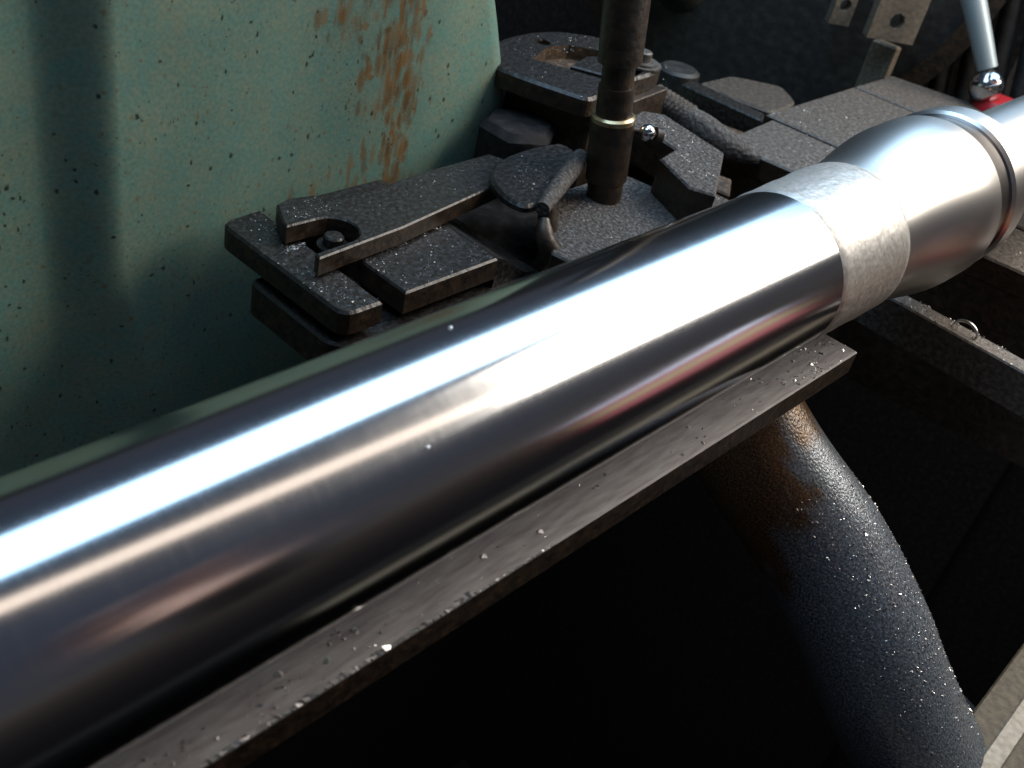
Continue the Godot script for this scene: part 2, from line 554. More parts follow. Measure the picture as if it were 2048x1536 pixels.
func build_cover() -> void:
	var c := thing("sheet_metal_cover", "pale green painted sheet metal cover with rust runs and dark specks", "cover", V(120, -230, -240))
	# right panel: a grid so that its left edge can jog outwards low down
	var ys := []
	var lx := []
	var rx := []
	for k in 41:
		var y := 70.0 - 7.5 * k
		ys.append(y)
		lx.append(42.0 + (70.0 - y) * 0.016 + 10.5 * smoothstep(-84.0, -150.0, y))
		rx.append(221.0 + (70.0 - y) * 0.395 + 4.0 * sin((70.0 - y) * 0.02))
	var front := begin()
	var fold := begin()
	var left := begin()
	var edge := begin()
	for i in ys.size() - 1:
		var a := [V(lx[i], ys[i], -225), V(rx[i], ys[i], -225), V(rx[i + 1], ys[i + 1], -225), V(lx[i + 1], ys[i + 1], -225)]
		panel(front, a, Vector3.BACK)
		# the sheet is pressed back in one soft step towards the left panel
		var m := 12
		for k in m:
			var q := []
			for cc in [[i, k], [i, k + 1], [i + 1, k + 1], [i + 1, k]]:
				var f: float = cc[1] / float(m)
				var w: float = lx[cc[0]] - 15.0
				var dz := -15.0 * (6.0 * f * (1 - f)) / w       # slope of the step: across runs leftwards
				q.append([V(lx[cc[0]] - w * f, ys[cc[0]], -225.0 - 15.0 * smoothstep(0, 1, f)), Vector3(dz, 0, 1).normalized()])
			for t in [[0, 1, 2], [0, 2, 3]]:
				var vs := [q[t[0]], q[t[1]], q[t[2]]]
				if (vs[1][0] - vs[0][0]).cross(vs[2][0] - vs[0][0]).dot(vs[0][1]) > 0: vs = [vs[0], vs[2], vs[1]]
				for p in vs:
					fold.set_normal(p[1]); fold.set_uv(cover_uv(p[0])); fold.add_vertex(p[0])
		panel(left, [V(-160, ys[i], -240), V(15, ys[i], -240), V(15, ys[i + 1], -240), V(-160, ys[i + 1], -240)], Vector3.BACK)
		# the right end rolls back in a quarter round
		var n := 8
		for k in n:
			var a0 := PI / 2 * k / n
			var a1 := PI / 2 * (k + 1) / n
			var q := []
			for s in [[i, a0], [i, a1], [i + 1, a1], [i + 1, a0]]:
				q.append([V(rx[s[0]] + 16 * sin(s[1]), ys[s[0]], -241 + 16 * cos(s[1])), Vector3(sin(s[1]), 0, cos(s[1]))])
			for t in [[0, 1, 2], [0, 2, 3]]:
				var vs := [q[t[0]], q[t[1]], q[t[2]]]
				if (vs[1][0] - vs[0][0]).cross(vs[2][0] - vs[0][0]).dot(vs[0][1]) > 0: vs = [vs[0], vs[2], vs[1]]
				for w in vs:
					edge.set_normal(w[1]); edge.set_uv(cover_uv(w[0])); edge.add_vertex(w[0])
		panel(edge, [V(rx[i] + 16, ys[i], -241), V(rx[i] + 16, ys[i], -420), V(rx[i + 1] + 16, ys[i + 1], -420), V(rx[i + 1] + 16, ys[i + 1], -241)], Vector3.RIGHT)
	var lip := begin()
	tube(lip, [Vector3(-160, 70, -241), Vector3(15, 70, -241), Vector3(28, 70, -234), Vector3(42, 70, -226.5), Vector3(221, 70, -226.5), Vector3(233, 70, -231), Vector3(238, 70, -241), Vector3(238, 70, -420)], [3.0, 3.0, 3.0, 3.0, 3.0, 3.0, 3.0, 3.0], 16)
	obj("rolled_lip", lip, M.paint, c)
	obj("front_panel", front, M.paint, c)
	obj("fold_face", fold, M.paint, c)
	obj("left_panel", left, M.paint, c)
	obj("rolled_end", edge, M.paint, c)

func panel(st: SurfaceTool, a: Array, out: Vector3) -> void:
	for t in [[0, 1, 2], [0, 2, 3]]:
		var vs := [a[t[0]], a[t[1]], a[t[2]]]
		var n: Vector3 = (vs[1] - vs[0]).cross(vs[2] - vs[0]).normalized()
		if n.dot(out) > 0: vs = [vs[0], vs[2], vs[1]]
		else: n = -n
		for p in vs:
			st.set_normal(n); st.set_uv(cover_uv(p)); st.add_vertex(p)

# ---------------------------------------------------------------- behind: guard, hose, brackets, lever
func build_background_machine() -> void:
	var o := thing("drive_guard", "dark round drive guard sloping across the back of the machine", "guard", V(760, -200, -330))
	var st := begin()
	lathe(st, [Vector2(0, 0), Vector2(0, 196), Vector2(4, 200), Vector2(150, 200), Vector2(154, 196), Vector2(154, 0)], Vector3(700, 40, -330), Vector3(0.96, 0.0, -0.28), 72, 0.1)
	obj("guard_drum", st, M.guard_dark, o)
	st = begin()
	lathe(st, [Vector2(-5, 186), Vector2(-5, 203), Vector2(1, 203), Vector2(1, 186)], Vector3(700, 40, -330), Vector3(0.96, 0.0, -0.28), 72, 0.1)
	obj("guard_rim", st, M.oily, o)
	# dark housing further along
	st = begin()
	box(st, 900, 1100, -330, 150, -330, -150, 6)
	tag(obj("gear_housing", st, M.black_iron), "black gear housing standing behind the table end", "housing")
	# tan brackets with a bolt hole
	bracket(Vector3(690, -36, -238), 13.0, 5.0, "small tan bracket with a dark round hole, left of its wider neighbour")
	bracket(Vector3(700, -35, -196), 30.0, 6.5, "wide tan bracket with a ragged square hole, top right by the lever")
	st = begin()
	box(st, 712, 722, -120, -48, -212, -190, 1.5)
	tag(obj("tan_post", st, M.tan_paint), "short tan post standing just behind the table edge", "post")
	# lever: pale rod into a ball on a red boss
	var l := thing("ball_lever", "pale grey lever rod set in a bright ball on a red boss", "lever", V(700, -60, -100))
	st = begin()
	tube(st, [Vector3(700, -33, -112), Vector3(700, -8, -131), Vector3(700, 30, -160)], [7.5, 8.5, 10.0], 20)
	obj("lever_rod", st, M.pale_lever, l)
	st = begin()
	lathe(st, ball_profile(13.0), Vector3(700, -58, -107), Vector3(0, 1, 0), 32, 0.9)
	obj("lever_ball", st, M.chrome, l)
	st = begin()
	lathe(st, [Vector2(0, 0), Vector2(0, 4.6), Vector2(3.4, 4.6), Vector2(4.4, 3.4), Vector2(4.4, 0)], Vector3(694, -38, -103), Vector3(-0.3, 0.9, 0.2), 24, 0.1)
	obj("lever_pin", st, M.chrome, l)
	st = begin()
	lathe(st, [Vector2(0, 0), Vector2(0, 22), Vector2(14, 21), Vector2(20, 16), Vector2(21, 0)], Vector3(708, -72, -92), Vector3(0, 1, 0), 32, 0.3)
	obj("red_boss", st, M.dark_red, l)
	# a fat rubber hose that slants down behind the table
	st = begin()
	tube(st, smooth_curve([Vector3(520, 40, -400), Vector3(640, -25, -396), Vector3(737, -83, -392), Vector3(802, -114, -390), Vector3(880, -148, -390), Vector3(987, -197, -390), Vector3(1106, -259, -390)], 24), smooth_radii([30.0, 30.0, 31.0], 24), 32)
	tag(obj("rubber_hose", st, M.rubber), "fat dark rubber hose slanting down behind the machine table", "hose")
	# ribbed guard behind the lever
	var g := thing("ribbed_guard", "dark ribbed bellows guard behind the ball lever", "bellows", V(780, -150, -140))
	for k in 6:
		st = begin()
		tube(st, [Vector3(790, -130, -160 + k * 24), Vector3(800, 70, -210 + k * 24)], [9.0, 9.0], 16)
		obj("rib", st, M.guard_dark, g)

func ball_profile(r: float) -> Array:
	var out := []
	for k in 17:
		var a := PI * k / 16
		out.append(Vector2(r - r * cos(a), r * sin(a)))
	return out

func bracket(at: Vector3, w: float, hole: float, label: String) -> void:
	# a plate that faces the operator's left, with a real hole cut through it
	var c := CSGCombiner3D.new()
	c.name = numbered("tan_bracket")
	c.position = at * MM
	c.rotation.y = 0.85
	add_child(c)
	var b := CSGBox3D.new()
	b.name = "plate"
	b.size = Vector3(10, 44, w * 1.35) * MM
	b.position = Vector3(0, 16, 0) * MM
	b.material = M.tan_paint
	c.add_child(b)
	var cut := CSGCylinder3D.new()
	cut.name = "hole"
	cut.radius = hole * MM
	cut.height = 0.03
	cut.sides = 8
	cut.rotation = Vector3(0, 0, PI / 2)
	cut.position = Vector3(0, 10, 0) * MM
	cut.operation = CSGShape3D.OPERATION_SUBTRACTION
	cut.material = M.oily
	c.add_child(cut)
	c.material_override = M.tan_paint
	tag(c, label, "bracket", "tan brackets above the table")

# ---------------------------------------------------------------- grooved table
func build_table() -> void:
	var t := thing("machine_table", "dusty brown grey machine table top with straight grooves, under the collar", "table", V(540, -110, -60))
	var st := begin2(M.oily)
	prism(st, [Vector2(411, -158), Vector2(480, -164), Vector2(497, 30), Vector2(504, 120), Vector2(449, 120), Vector2(437, 34)], -74, -60, 1.2)
	obj("table_strip", st, M.dusty_table, t)
	st = begin2(M.oily)
	prism(st, [Vector2(484, -171), Vector2(614, -173), Vector2(634, 120), Vector2(508, 120), Vector2(501, 30)], -74, -60, 1.0)
	obj("table_strip", st, M.dusty_table, t)
	st = begin2(M.oily)
	prism(st, [Vector2(618, -173), Vector2(680, -173), Vector2(712, -60), Vector2(740, 120), Vector2(638, 120)], -74, -60, 1.0)
	obj("table_strip", st, M.dusty_table, t)
	st = begin()
	prism(st, [Vector2(412, -157), Vector2(679, -172), Vector2(739, 119), Vector2(450, 119), Vector2(438, 34)], -170, -74.4, 0.5)
	obj("table_body", st, M.oily, t)
	# ledge along the left of the table, with the trough between
	st = begin2(M.dusty_table)
	prism(st, [Vector2(362, -40), Vector2(375, -40), Vector2(373, 66), Vector2(372, 130), Vector2(358, 130), Vector2(360, 66)], -97, -75, 0.9)
	obj("ledge", st, M.dusty_table, t)
	# webs that carry the ledge, at its hidden ends
	for z in [-56.0, 116.0]:
		st = begin()
		box(st, 360, 452, -97, -80, z, z + 14, 0.5)
		obj("web", st, M.dusty_table, t)
	# narrow guide bars that run back from the left strip
	st = begin()
	prism(st, [Vector2(466, -230), Vector2(482, -234), Vector2(483, -172), Vector2(470, -165)], -74, -60, 1)
	obj("guide_bar", st, M.dusty, t)
	st = begin()
	prism(st, [Vector2(428, -226), Vector2(448, -230), Vector2(464, -172), Vector2(446, -160)], -84, -70, 1)
	obj("guide_bar", st, M.rusty, t)
	# things beyond the bars: a dull pipe union and a cable
	st = begin()
	lathe(st, [Vector2(0, 0), Vector2(0, 16), Vector2(20, 16), Vector2(22, 13), Vector2(22, 0)], Vector3(520, -92, -268), Vector3(0, 1, 0), 24, 0.1)
	tag(obj("oil_cap", st, M.guard_dark), "dull round oil cap half hidden behind the guide bars", "cap")
	st = begin()
	prism(st, [Vector2(494, -236), Vector2(540, -236), Vector2(566, -206), Vector2(548, -182), Vector2(508, -178)], -84, -66, 1.5, 8.0)
	tag(obj("cover_strap", st, M.guard_brown), "dull brown flat strap lying behind the table's back edge", "strap")

# ---------------------------------------------------------------- work rest on the left
func build_rest() -> void:
	var t := thing("rest_plate", "dark cast iron rest plate with a deep slot, dusted with grit", "plate", V(180, -100, -150))
	var st := begin2(M.oily)
	# left finger
	prism(st, [Vector2(79, -207), Vector2(102, -209), Vector2(101, -122.5), Vector2(80, -122.5)], -71, -60, 1.2, 7.0, [0, 3])
	obj("left_finger", st, M.dusty, t)
	st = begin2(M.oily)
	prism(st, [Vector2(114, -209), Vector2(172, -209), Vector2(172, -124), Vector2(114, -123)], -71, -60, 0.9)
	obj("middle_pad", st, M.dusty, t)
	# dished part that falls away to the right
	st = begin()
	var cs := []
	for k in 13:
		var f := k / 12.0
		cs.append(Vector2(172 + 30 * f, -60.4 - 15 * pow(sin(f * PI / 2), 1.6)))
	for k in 12:
		quad(st, V(cs[k].x, cs[k].y, -209), V(cs[k + 1].x, cs[k + 1].y, -209), V(cs[k + 1].x, cs[k + 1].y, -124), V(cs[k].x, cs[k].y, -124), Vector3.UP)
		quad(st, V(cs[k].x, cs[k].y, -124), V(cs[k + 1].x, cs[k + 1].y, -124), V(cs[k + 1].x, -84, -124), V(cs[k].x, -84, -124), Vector3.BACK)
	obj("dished_part", st, M.dusty, t)
	st = begin2(M.oily)
	prism(st, [Vector2(78, -183), Vector2(205, -183), Vector2(205, -118), Vector2(86, -121), Vector2(78, -128)], -92, -76, 1.2, 5.0, [0, 4])
	obj("lower_slab", st, M.dusty, t)
	st = begin()
	prism(st, [Vector2(103, -209), Vector2(172, -209), Vector2(172, -150), Vector2(103, -150)], -84, -71.4, 0.3)
	obj("slot_floor", st, M.oily, t)
	st = begin()
	box(st, 172.4, 330, -150, -82.4, -222, -117, 1.0)
	obj("rest_body", st, M.black_iron, t)
	# the plate that carries the rod
	st = begin2(M.oily)
	prism(st, [Vector2(200, -115), Vector2(222, -140), Vector2(254, -158), Vector2(306, -158), Vector2(312, -130), Vector2(306, -122), Vector2(340, -118), Vector2(344, -80), Vector2(205, -84)], -82, -60, 1.0)
	obj("rod_seat", st, M.thick_dust, t)

	var c := thing("strap_clamp", "dark steel strap clamp with a forked left end on the rest plate", "clamp", V(150, -59.5, -170))
	st = begin2(M.oily)
	var pts := [Vector2(100, -195), Vector2(108, -197), Vector2(120, -195), Vector2(122, -187), Vector2(130, -186), Vector2(185, -191), Vector2(232, -192), Vector2(240, -172), Vector2(212, -165), Vector2(174, -159), Vector2(138, -153.5), Vector2(88, -149.5), Vector2(89, -153.5)]
	for k in 9:       # the fork's round throat
		var a := -PI / 2 + PI * (8 - k) / 8.0
		pts.append(Vector2(109 + 10.5 * cos(a), -165.5 + 11.0 * sin(a)))
	pts.append_array([Vector2(92, -177), Vector2(93, -181)])
	pts.append(Vector2(97, -189))
	prism(st, pts, -58.6, -50, 0.7)
	obj("strap", st, M.dusty, c)
	var b := thing("clamp_bolt", "round headed bolt in the fork of the strap clamp", "bolt", V(110, -59, -167))
	st = begin()
	lathe(st, [Vector2(0, 0), Vector2(0, 7.2), Vector2(1.2, 7.2), Vector2(1.2, 4.6), Vector2(5.0, 4.6), Vector2(5.8, 3.8), Vector2(5.8, 0)], Vector3(110, -59.6, -167), Vector3.UP, 24, 0.1)
	obj("bolt_head", st, M.dusty, b)

	var w := thing("wing_handle", "lens shaped wing handle with a thick rolled edge on the strap", "handle", V(232, -60, -150))
	st = begin()
	var lens := [Vector2(197, -147), Vector2(203, -164), Vector2(219, -177), Vector2(244, -179), Vector2(268, -175), Vector2(268, -162), Vector2(240, -147), Vector2(214, -134), Vector2(199, -136)]
	prism(st, lens, -48, -44, 1.6, 9.0, [], Vector3(0.05, 232, 0.0))
	obj("wing_disc", st, M.dusty, w)
	st = begin()
	tube(st, smooth_curve([Vector3(206, -46, -131), Vector3(226, -44, -140), Vector3(249, -42, -150), Vector3(262, -41, -156)], 12), smooth_radii([3.6, 4.6, 5.0, 4.2], 12), 20)
	obj("rolled_edge", st, M.thick_dust, w)
	st = begin()
	tube(st, [Vector3(214, -82, -128), Vector3(216, -66, -131), Vector3(219, -50, -138)], [8.0, 5.5, 4.5], 18)
	obj("handle_stem", st, M.oily, w)

	st = begin()
	lathe(st, [Vector2(0, 0), Vector2(0, 22), Vector2(20, 22), Vector2(24, 18), Vector2(24.5, 0)], Vector3(264, -66, -202), Vector3.UP, 6, 0.05)
	tag(obj("large_nut", st, M.black_iron), "large black six sided nut behind the wing handle", "nut")
	st = begin()
	tube(st, smooth_curve([Vector3(196, -84, -112), Vector3(207, -70, -116), Vector3(204, -58, -124), Vector3(208, -52, -130)], 14), smooth_radii([7.0, 6.0, 5.0, 3.0], 14), 14)
	tag(obj("rusty_pin", st, M.oily), "greasy rust brown pin leaning below the wing handle", "pin")

	# bent arm to the right of the rod
	var a2 := thing("bent_arm", "dusty grey cast arm with a pointed notched end, right of the upright rod", "arm", V(330, -80, -140))
	st = begin2(M.oily)
	prism(st, [Vector2(322, -176), Vector2(345, -184), Vector2(358, -172), Vector2(348, -122), Vector2(296, -92), Vector2(289, -104), Vector2(303, -134), Vector2(323, -138), Vector2(326, -160)], -62, -40, 1.0)
	obj("arm_plate", st, M.thick_dust, a2)
	st = begin()
	prism(st, [Vector2(332, -180), Vector2(352, -182), Vector2(372, -124), Vector2(352, -112)], -84, -62.4, 1.0)
	obj("arm_root", st, M.rusty, a2)

	# threaded screw caked in dust, between arm and table
	var s := thing("threaded_screw", "thick threaded screw caked in pale grinding dust", "screw", V(385, -60, -170))
	st = begin()
	var prof := []
	for k in 19:
		prof.append(Vector2(k * 1.7, 9.6 if k % 2 else 7.6))
	lathe(st, prof, Vector3(394, -49, -206), Vector3(0.03, -0.09, 1), 28, 0.02)
	obj("thread", st, M.thick_dust, s)
	st = begin()
	tube(st, smooth_curve([Vector3(394.5, -51, -180), Vector3(396, -54, -166), Vector3(401, -58, -150), Vector3(414, -62, -132)], 16), smooth_radii([8.0, 10.0, 9.5, 4.0], 16), 20)
	obj("screw_shoulder", st, M.thick_dust, s)

func smooth_radii(r: Array, n: int) -> Array:
	var out := []
	for i in n:
		var f := float(i) / (n - 1) * (r.size() - 1)
		var k := mini(int(f), r.size() - 2)
		out.append(lerpf(r[k], r[k + 1], smoothstep(0, 1, f - k)))
	return out

# ---------------------------------------------------------------- upper plate
func build_upper_plate() -> void:
	var t := thing("swing_plate", "round ended dark cast plate with a small hole, behind the upright rod", "plate", V(320, -40, -215))
	var outline := [Vector2(263.3, -224.8), Vector2(267.5, -239.4), Vector2(280.0, -249.8), Vector2(302.9, -257.1), Vector2(327.9, -259.2), Vector2(348.7, -255.0), Vector2(367.5, -241.5), Vector2(380.0, -214.4), Vector2(373.7, -191.5), Vector2(355.0, -185.2), Vector2(334.2, -184.2), Vector2(282.1, -172.7), Vector2(269.5, -204.0)]
	var st := begin2(M.oily)
	prism(st, outline, -30.4, -20, 1.6, 6.0)
	var c := CSGCombiner3D.new()
	c.name = "plate_body"
	t.add_child(c)
	c.position = -t.position
	var body := CSGMesh3D.new(); body.name = "body"; body.mesh = two_surfaces(st, M.dusty)
	c.add_child(body)
	var hole := CSGCylinder3D.new(); hole.name = "hole"; hole.radius = 0.0048; hole.height = 0.05; hole.sides = 24; hole.position = V(322.7, -20, -244.1); hole.operation = CSGShape3D.OPERATION_SUBTRACTION; hole.material = M.oily
	c.add_child(hole)
	var cut := CSGPolygon3D.new(); cut.name = "recess"
	cut.polygon = PackedVector2Array([Vector2(0.2946, 0.2269), Vector2(0.3196, 0.2373), Vector2(0.3362, 0.2352), Vector2(0.3487, 0.2227), Vector2(0.3508, 0.1894), Vector2(0.3196, 0.1810), Vector2(0.3071, 0.2040)])
	cut.depth = 0.009
	cut.rotation = Vector3(-PI / 2, 0, 0)
	cut.position = V(0, -19, 0)
	cut.operation = CSGShape3D.OPERATION_SUBTRACTION
	cut.material = M.rusty
	c.add_child(cut)
	# washered bolt and clamp piece in the recess
	st = begin()
	prism(st, [Vector2(306.0, -208.1), Vector2(328.9, -215.4), Vector2(342.5, -210.2), Vector2(355.0, -195.6), Vector2(319.6, -185.2)], -27.5, -18, 0.8)
	obj("slide_block", st, M.dusty, t)
	st = begin()
	lathe(st, [Vector2(0, 0), Vector2(0, 12), Vector2(1.2, 12), Vector2(1.2, 9.5), Vector2(2.6, 9.5), Vector2(2.6, 5), Vector2(7.5, 5), Vector2(8.2, 4), Vector2(8.2, 0)], Vector3(359.2, -20, -197.7), Vector3.UP, 24, 0.05)
	obj("washer_bolt", st, M.dusty_table, t)
	st = begin()
	prism(st, [Vector2(280.0, -229.0), Vector2(350.8, -241.5), Vector2(371.7, -183.1), Vector2(288.3, -172.7)], -90, -30.8, 0.5)
	obj("plate_pillar", st, M.oily, t)

# ---------------------------------------------------------------- rod
func build_rod() -> void:
	var base := Vector3(272, -60, -142)
	var ax := Vector3(-10, 102, -10)
	var t := thing("upright_rod", "dark oily upright rod with a stepped neck and a brass collar", "rod", base * MM)
	var st := begin()
	lathe(st, [Vector2(61, 0), Vector2(61, 8.2), Vector2(72, 8.2), Vector2(73, 11.0), Vector2(190, 12.0), Vector2(190, 0)], base, ax, 40, 0.1)
	obj("upper_barrel", st, M.oily, t)
	st = begin()
	lathe(st, [Vector2(46, 0), Vector2(46, 9.2), Vector2(61, 9.2), Vector2(61, 0)], base, ax, 40, 0.1)
	obj("neck", st, M.oily, t)
	st = begin()
	lathe(st, [Vector2(0, 0), Vector2(0, 9.2), Vector2(10, 9.4), Vector2(10.5, 10.4), Vector2(11, 10.8), Vector2(43, 11.4), Vector2(43, 0)], base, ax, 40, 0.1)
	obj("lower_sleeve", st, M.oily, t)
	st = begin()
	lathe(st, [Vector2(43, 0), Vector2(43, 11.3), Vector2(45.2, 11.3), Vector2(46.2, 10), Vector2(46.2, 0)], base, ax, 40, 0.1)
	obj("brass_rim", st, M.brass, t)
	# thumb screw on the right
	var p := base + ax.normalized() * 40
	var s := Vector3(0.80, -0.12, 0.58).normalized()
	st = begin()
	lathe(st, [Vector2(0, 2.2), Vector2(16, 2.2), Vector2(16, 4.6), Vector2(19.5, 4.6), Vector2(19.5, 0)], p + s * 8, s, 20, 0.1)
	obj("thumb_screw", st, M.oily, t)
	st = begin()
	lathe(st, ball_profile(4.3), p + s * 17 + Vector3(-3.5, -1.5, 5), Vector3(0, 1, 0), 24, 0.9)
	obj("screw_ball", st, M.chrome, t)

# ---------------------------------------------------------------- front: flat bar, curved casting, rail
func build_front() -> void:
	var b := thing("flat_bar", "flat steel bar under the shaft with a bright ragged burr", "bar", V(80, -58, 12))
	var st := begin2(M.oily)  # flanks and underside far darker than the top face
	prism(st, [Vector2(-220, -8), Vector2(238, -8), Vector2(239, 24.5), Vector2(-220, 21.5)], -56, -45, 0.7)
	obj("bar_body", st, M.bar_steel, b)
	# the torn burr along the front edge
	st = begin()
	var r := RandomNumberGenerator.new(); r.seed = 41
	var x := -140.0
	while x < 40.0:
		var w := r.randf_range(0.8, 3.0)
		var z := 21.6 + (x + 220) / 459.0 * 3.0
		var k := 1.0 if x < 8 else 0.45
		var h := r.randf_range(0.3, 1.1) * k
		var dz := r.randf_range(0.5, 1.5) * k
		if r.randf() < 0.07: h *= 1.6; dz *= 1.9
		# each torn tab: a small sliver curled over the edge, tilted this way and that
		var c0 := V(x, -45.0 + h * r.randf(), z - dz)
		var c1 := V(x + w, -45.0 + h * r.randf(), z - dz * r.randf_range(0.4, 1.0))
		var c2 := V(x + w * 0.8, -44.95 + h * r.randf(), z + 0.25)
		var c3 := V(x + w * 0.1, -44.95 + h * r.randf(), z + 0.3)
		quad(st, c0, c1, c2, c3, Vector3.UP)
		quad(st, c3, c2, V(x + w, -45.6, z + .1), V(x, -45.6, z + .1), Vector3.BACK)
		x += w * r.randf_range(0.75, 1.05)
	obj("burr", st, M.burr, b)

	# curved rough casting below
	st = begin()
	cast_path = smooth_curve([Vector3(226, -70, -50), Vector3(227, -110, 7), Vector3(230, -135, 49), Vector3(231, -160, 80), Vector3(236, -185, 101), Vector3(249, -214, 122), Vector3(276, -247, 143), Vector3(312, -285, 166), Vector3(350, -330, 192)], 56)
	var widths := [29.0, 29.0, 29.5, 31.0, 35.0, 46.0, 68.0, 98.0, 130.0]
	for i in 56:
		var f := i / 55.0 * 8.0
		var k := mini(int(f), 7)
		cast_radii.append(Vector2(lerpf(widths[k], widths[k + 1], f - k), 30.0))
	var rust := FastNoiseLite.new(); rust.seed = 4; rust.frequency = 0.045
	var tint := func(p: Vector3) -> Color:      # rust brown at the upper end, with a ragged edge
		var edge: float = p.z + p.y * 0.2 + (p.x - 230) * 0.35 + rust.get_noise_3dv(p) * 26.0
		return Color(1, 1, 1).lerp(Color(0.85, 0.42, 0.16), smoothstep(12.0, 2.0, edge))
	tube(st, cast_path, cast_radii, 96, true, tint)
	tag(obj("curved_casting", st, M.rough_iron), "rough curved iron casting speckled with grit, below the bar", "casting")

	var f := thing("front_rail", "brown machine rail with a pale strip, bottom right corner", "rail", V(300, -215, 150))
	st = begin()
	box(st, 60, 700, -230, -200, 138.5, 190, 1.0)
	obj("rail_body", st, M.rail_brown, f)
	st = begin()
	box(st, 60, 700, -201, -198.5, 152.5, 161.5, 0.6)  # raised strip, paler than the rail body
	obj("pale_strip", st, M.rail_pale, f)

# ---------------------------------------------------------------- the shaft
func build_shaft() -> void:
	var t := thing("steel_shaft", "polished steel shaft with a flared collar, lying across the whole picture", "shaft", V(100, 0, 0))
	var ax := Vector3(1, 0, 0)
	var st := begin()
	lathe(st, [Vector2(-420, 0), Vector2(-420, 30), Vector2(-250, 30), Vector2(-80, 30), Vector2(40, 30), Vector2(120, 30), Vector2(175.5, 30), Vector2(176, 29.6)], Vector3.ZERO, ax, 192, 0.02)
	obj("polished_tube", st, M.polished, t)
	st = begin()
	var prof := [Vector2(176, 29.4), Vector2(178, 30.2)]
	for k in 22: prof.append(Vector2(180 + k * 2.1, 30.4 + 1.2 * k / 21.0))
	prof.append_array([Vector2(227.5, 31.4), Vector2(228.5, 30.8)])
	lathe(st, prof, Vector3.ZERO, ax, 160, 0.4, 0.004)
	obj("rough_band", st, M.matt_band, t)
	st = begin()
	var fl := [Vector2(228.5, 30.6)]
	for k in 25:
		fl.append(Vector2(231.0 + 59.0 * k / 24.0, 30.7 + 7.2 * smoothstep(0, 1, k / 24.0)))
	fl.append_array([Vector2(303.5, 38.1), Vector2(305, 37.4)])
	lathe(st, fl, Vector3.ZERO, ax, 160, 0.4)
	obj("flared_collar", st, M.turned, t)
	st = begin()
	lathe(st, [Vector2(305, 37.4), Vector2(306, 36.6), Vector2(320, 35.4), Vector2(321, 36.2)], Vector3.ZERO, ax, 160, 0.05)
	obj("dark_groove", st, M.dark_turned, t)
	st = begin()
	lathe(st, [Vector2(321, 36.2), Vector2(322.5, 37.6), Vector2(338, 37.2), Vector2(340, 36), Vector2(343, 27)], Vector3.ZERO, ax, 160, 0.1)
	obj("end_ring", st, M.turned, t)
	st = begin()
	lathe(st, [Vector2(343, 26.5), Vector2(760, 26.5), Vector2(760, 0)], Vector3.ZERO, ax, 128, 0.1)
	obj("thin_journal", st, M.turned, t)

# ---------------------------------------------------------------- the operator's side, seen only as a reflection
func build_operator_side() -> void:
	var t := thing("printed_packet", "red and yellow printed packet leaning at the machine front", "packet")
	var st := begin()
	box(st, -70, 70, -30, 0, -50, 50, 1.0)
	obj("packet_box", st, M.red_paint, t)
	st = begin()
	box(st, -70.4, 70.4, -30.4, 0.4, -18, 8, 0.5)
	obj("yellow_band", st, M.yellow_paint, t)
	st = begin()
	box(st, -70.4, 70.4, -30.4, 0.4, 30, 46, 0.5)
	obj("white_band", st, M.burr, t)
	var face := Vector3(-0.42, 0.62, -0.66).normalized()
	var along := (Vector3(0.85, 0.1, -0.4) - face * face.dot(Vector3(0.85, 0.1, -0.4))).normalized()
	t.transform = Transform3D(Basis(along, face, along.cross(face)), V(330, -28, 232))

	# the operator's right hand: one continuous skin meshed round its bones
	var h := thing("person", "bare hand of a person with a dark sleeve, held out by the shaft", "person", V(-40, 100, 250))
	var w := Vector3(44, 106, 316)      # wrist; the fingers reach to the left of it and down
	var bones := [[Vector3(84, 90, 386), w, 30.0, 25.0]]
	var ax := Vector3(-0.62, 0.10, -0.62).normalized()      # towards the finger tips
	var across := Vector3(0.15, 0.98, 0.0)
	across = (across - ax * across.dot(ax)).normalized()
	var palm_side := ax.cross(across)
	if palm_side.z > 0: palm_side = -palm_side
	var knuckle := []
	for k in 4:
		var p: Vector3 = w + ax * (86.0 - absf(k - 1.2) * 5.0) + across * (30.0 - 20.0 * k)
		knuckle.append(p)
		bones.append([w + ax * 12 + across * (14.0 - 9.0 * k), p, 14.0, 10.5])
	var lengths := [[40, 24, 19], [44, 28, 20], [41, 26, 20], [31, 19, 17]]
	for k in 4:
		var p: Vector3 = knuckle[k]
		var d := ax.rotated(palm_side, 0.10 - 0.07 * k)
		for j in 3:
			d = (d + palm_side * [0.22, 0.36, 0.3][j] * (1.0 + 0.12 * k)).normalized()
			var q: Vector3 = p + d * lengths[k][j]
			bones.append([p, q, [9.6, 8.8, 8.0][j] * (0.9 if k == 3 else 1.0), [8.8, 8.0, 6.6][j] * (0.9 if k == 3 else 1.0)])
			p = q
	var t0: Vector3 = w + ax * 18 + across * 22
	var t1: Vector3 = t0 + (ax * 0.55 + across * 0.7 + palm_side * 0.45).normalized() * 44
	var t2: Vector3 = t1 + (ax * 0.85 + across * 0.35 + palm_side * 0.4).normalized() * 32
	var t3: Vector3 = t2 + (ax * 0.95 + across * 0.1 + palm_side * 0.4).normalized() * 26
	bones.append_array([[t0, t1, 15.0, 11.5], [t1, t2, 10.8, 9.6], [t2, t3, 9.4, 7.6]])
	st = begin()
	nets(st, bones, 3.2, 3.0)
	obj("hand", st, M.skin, h)
	st = begin()
	tube(st, [w + Vector3(12, -5, 22), Vector3(84, 86, 386), Vector3(150, 30, 520)], [32.0, 38.0, 48.0], 24)
	obj("sleeve", st, M.dark_cloth, h)

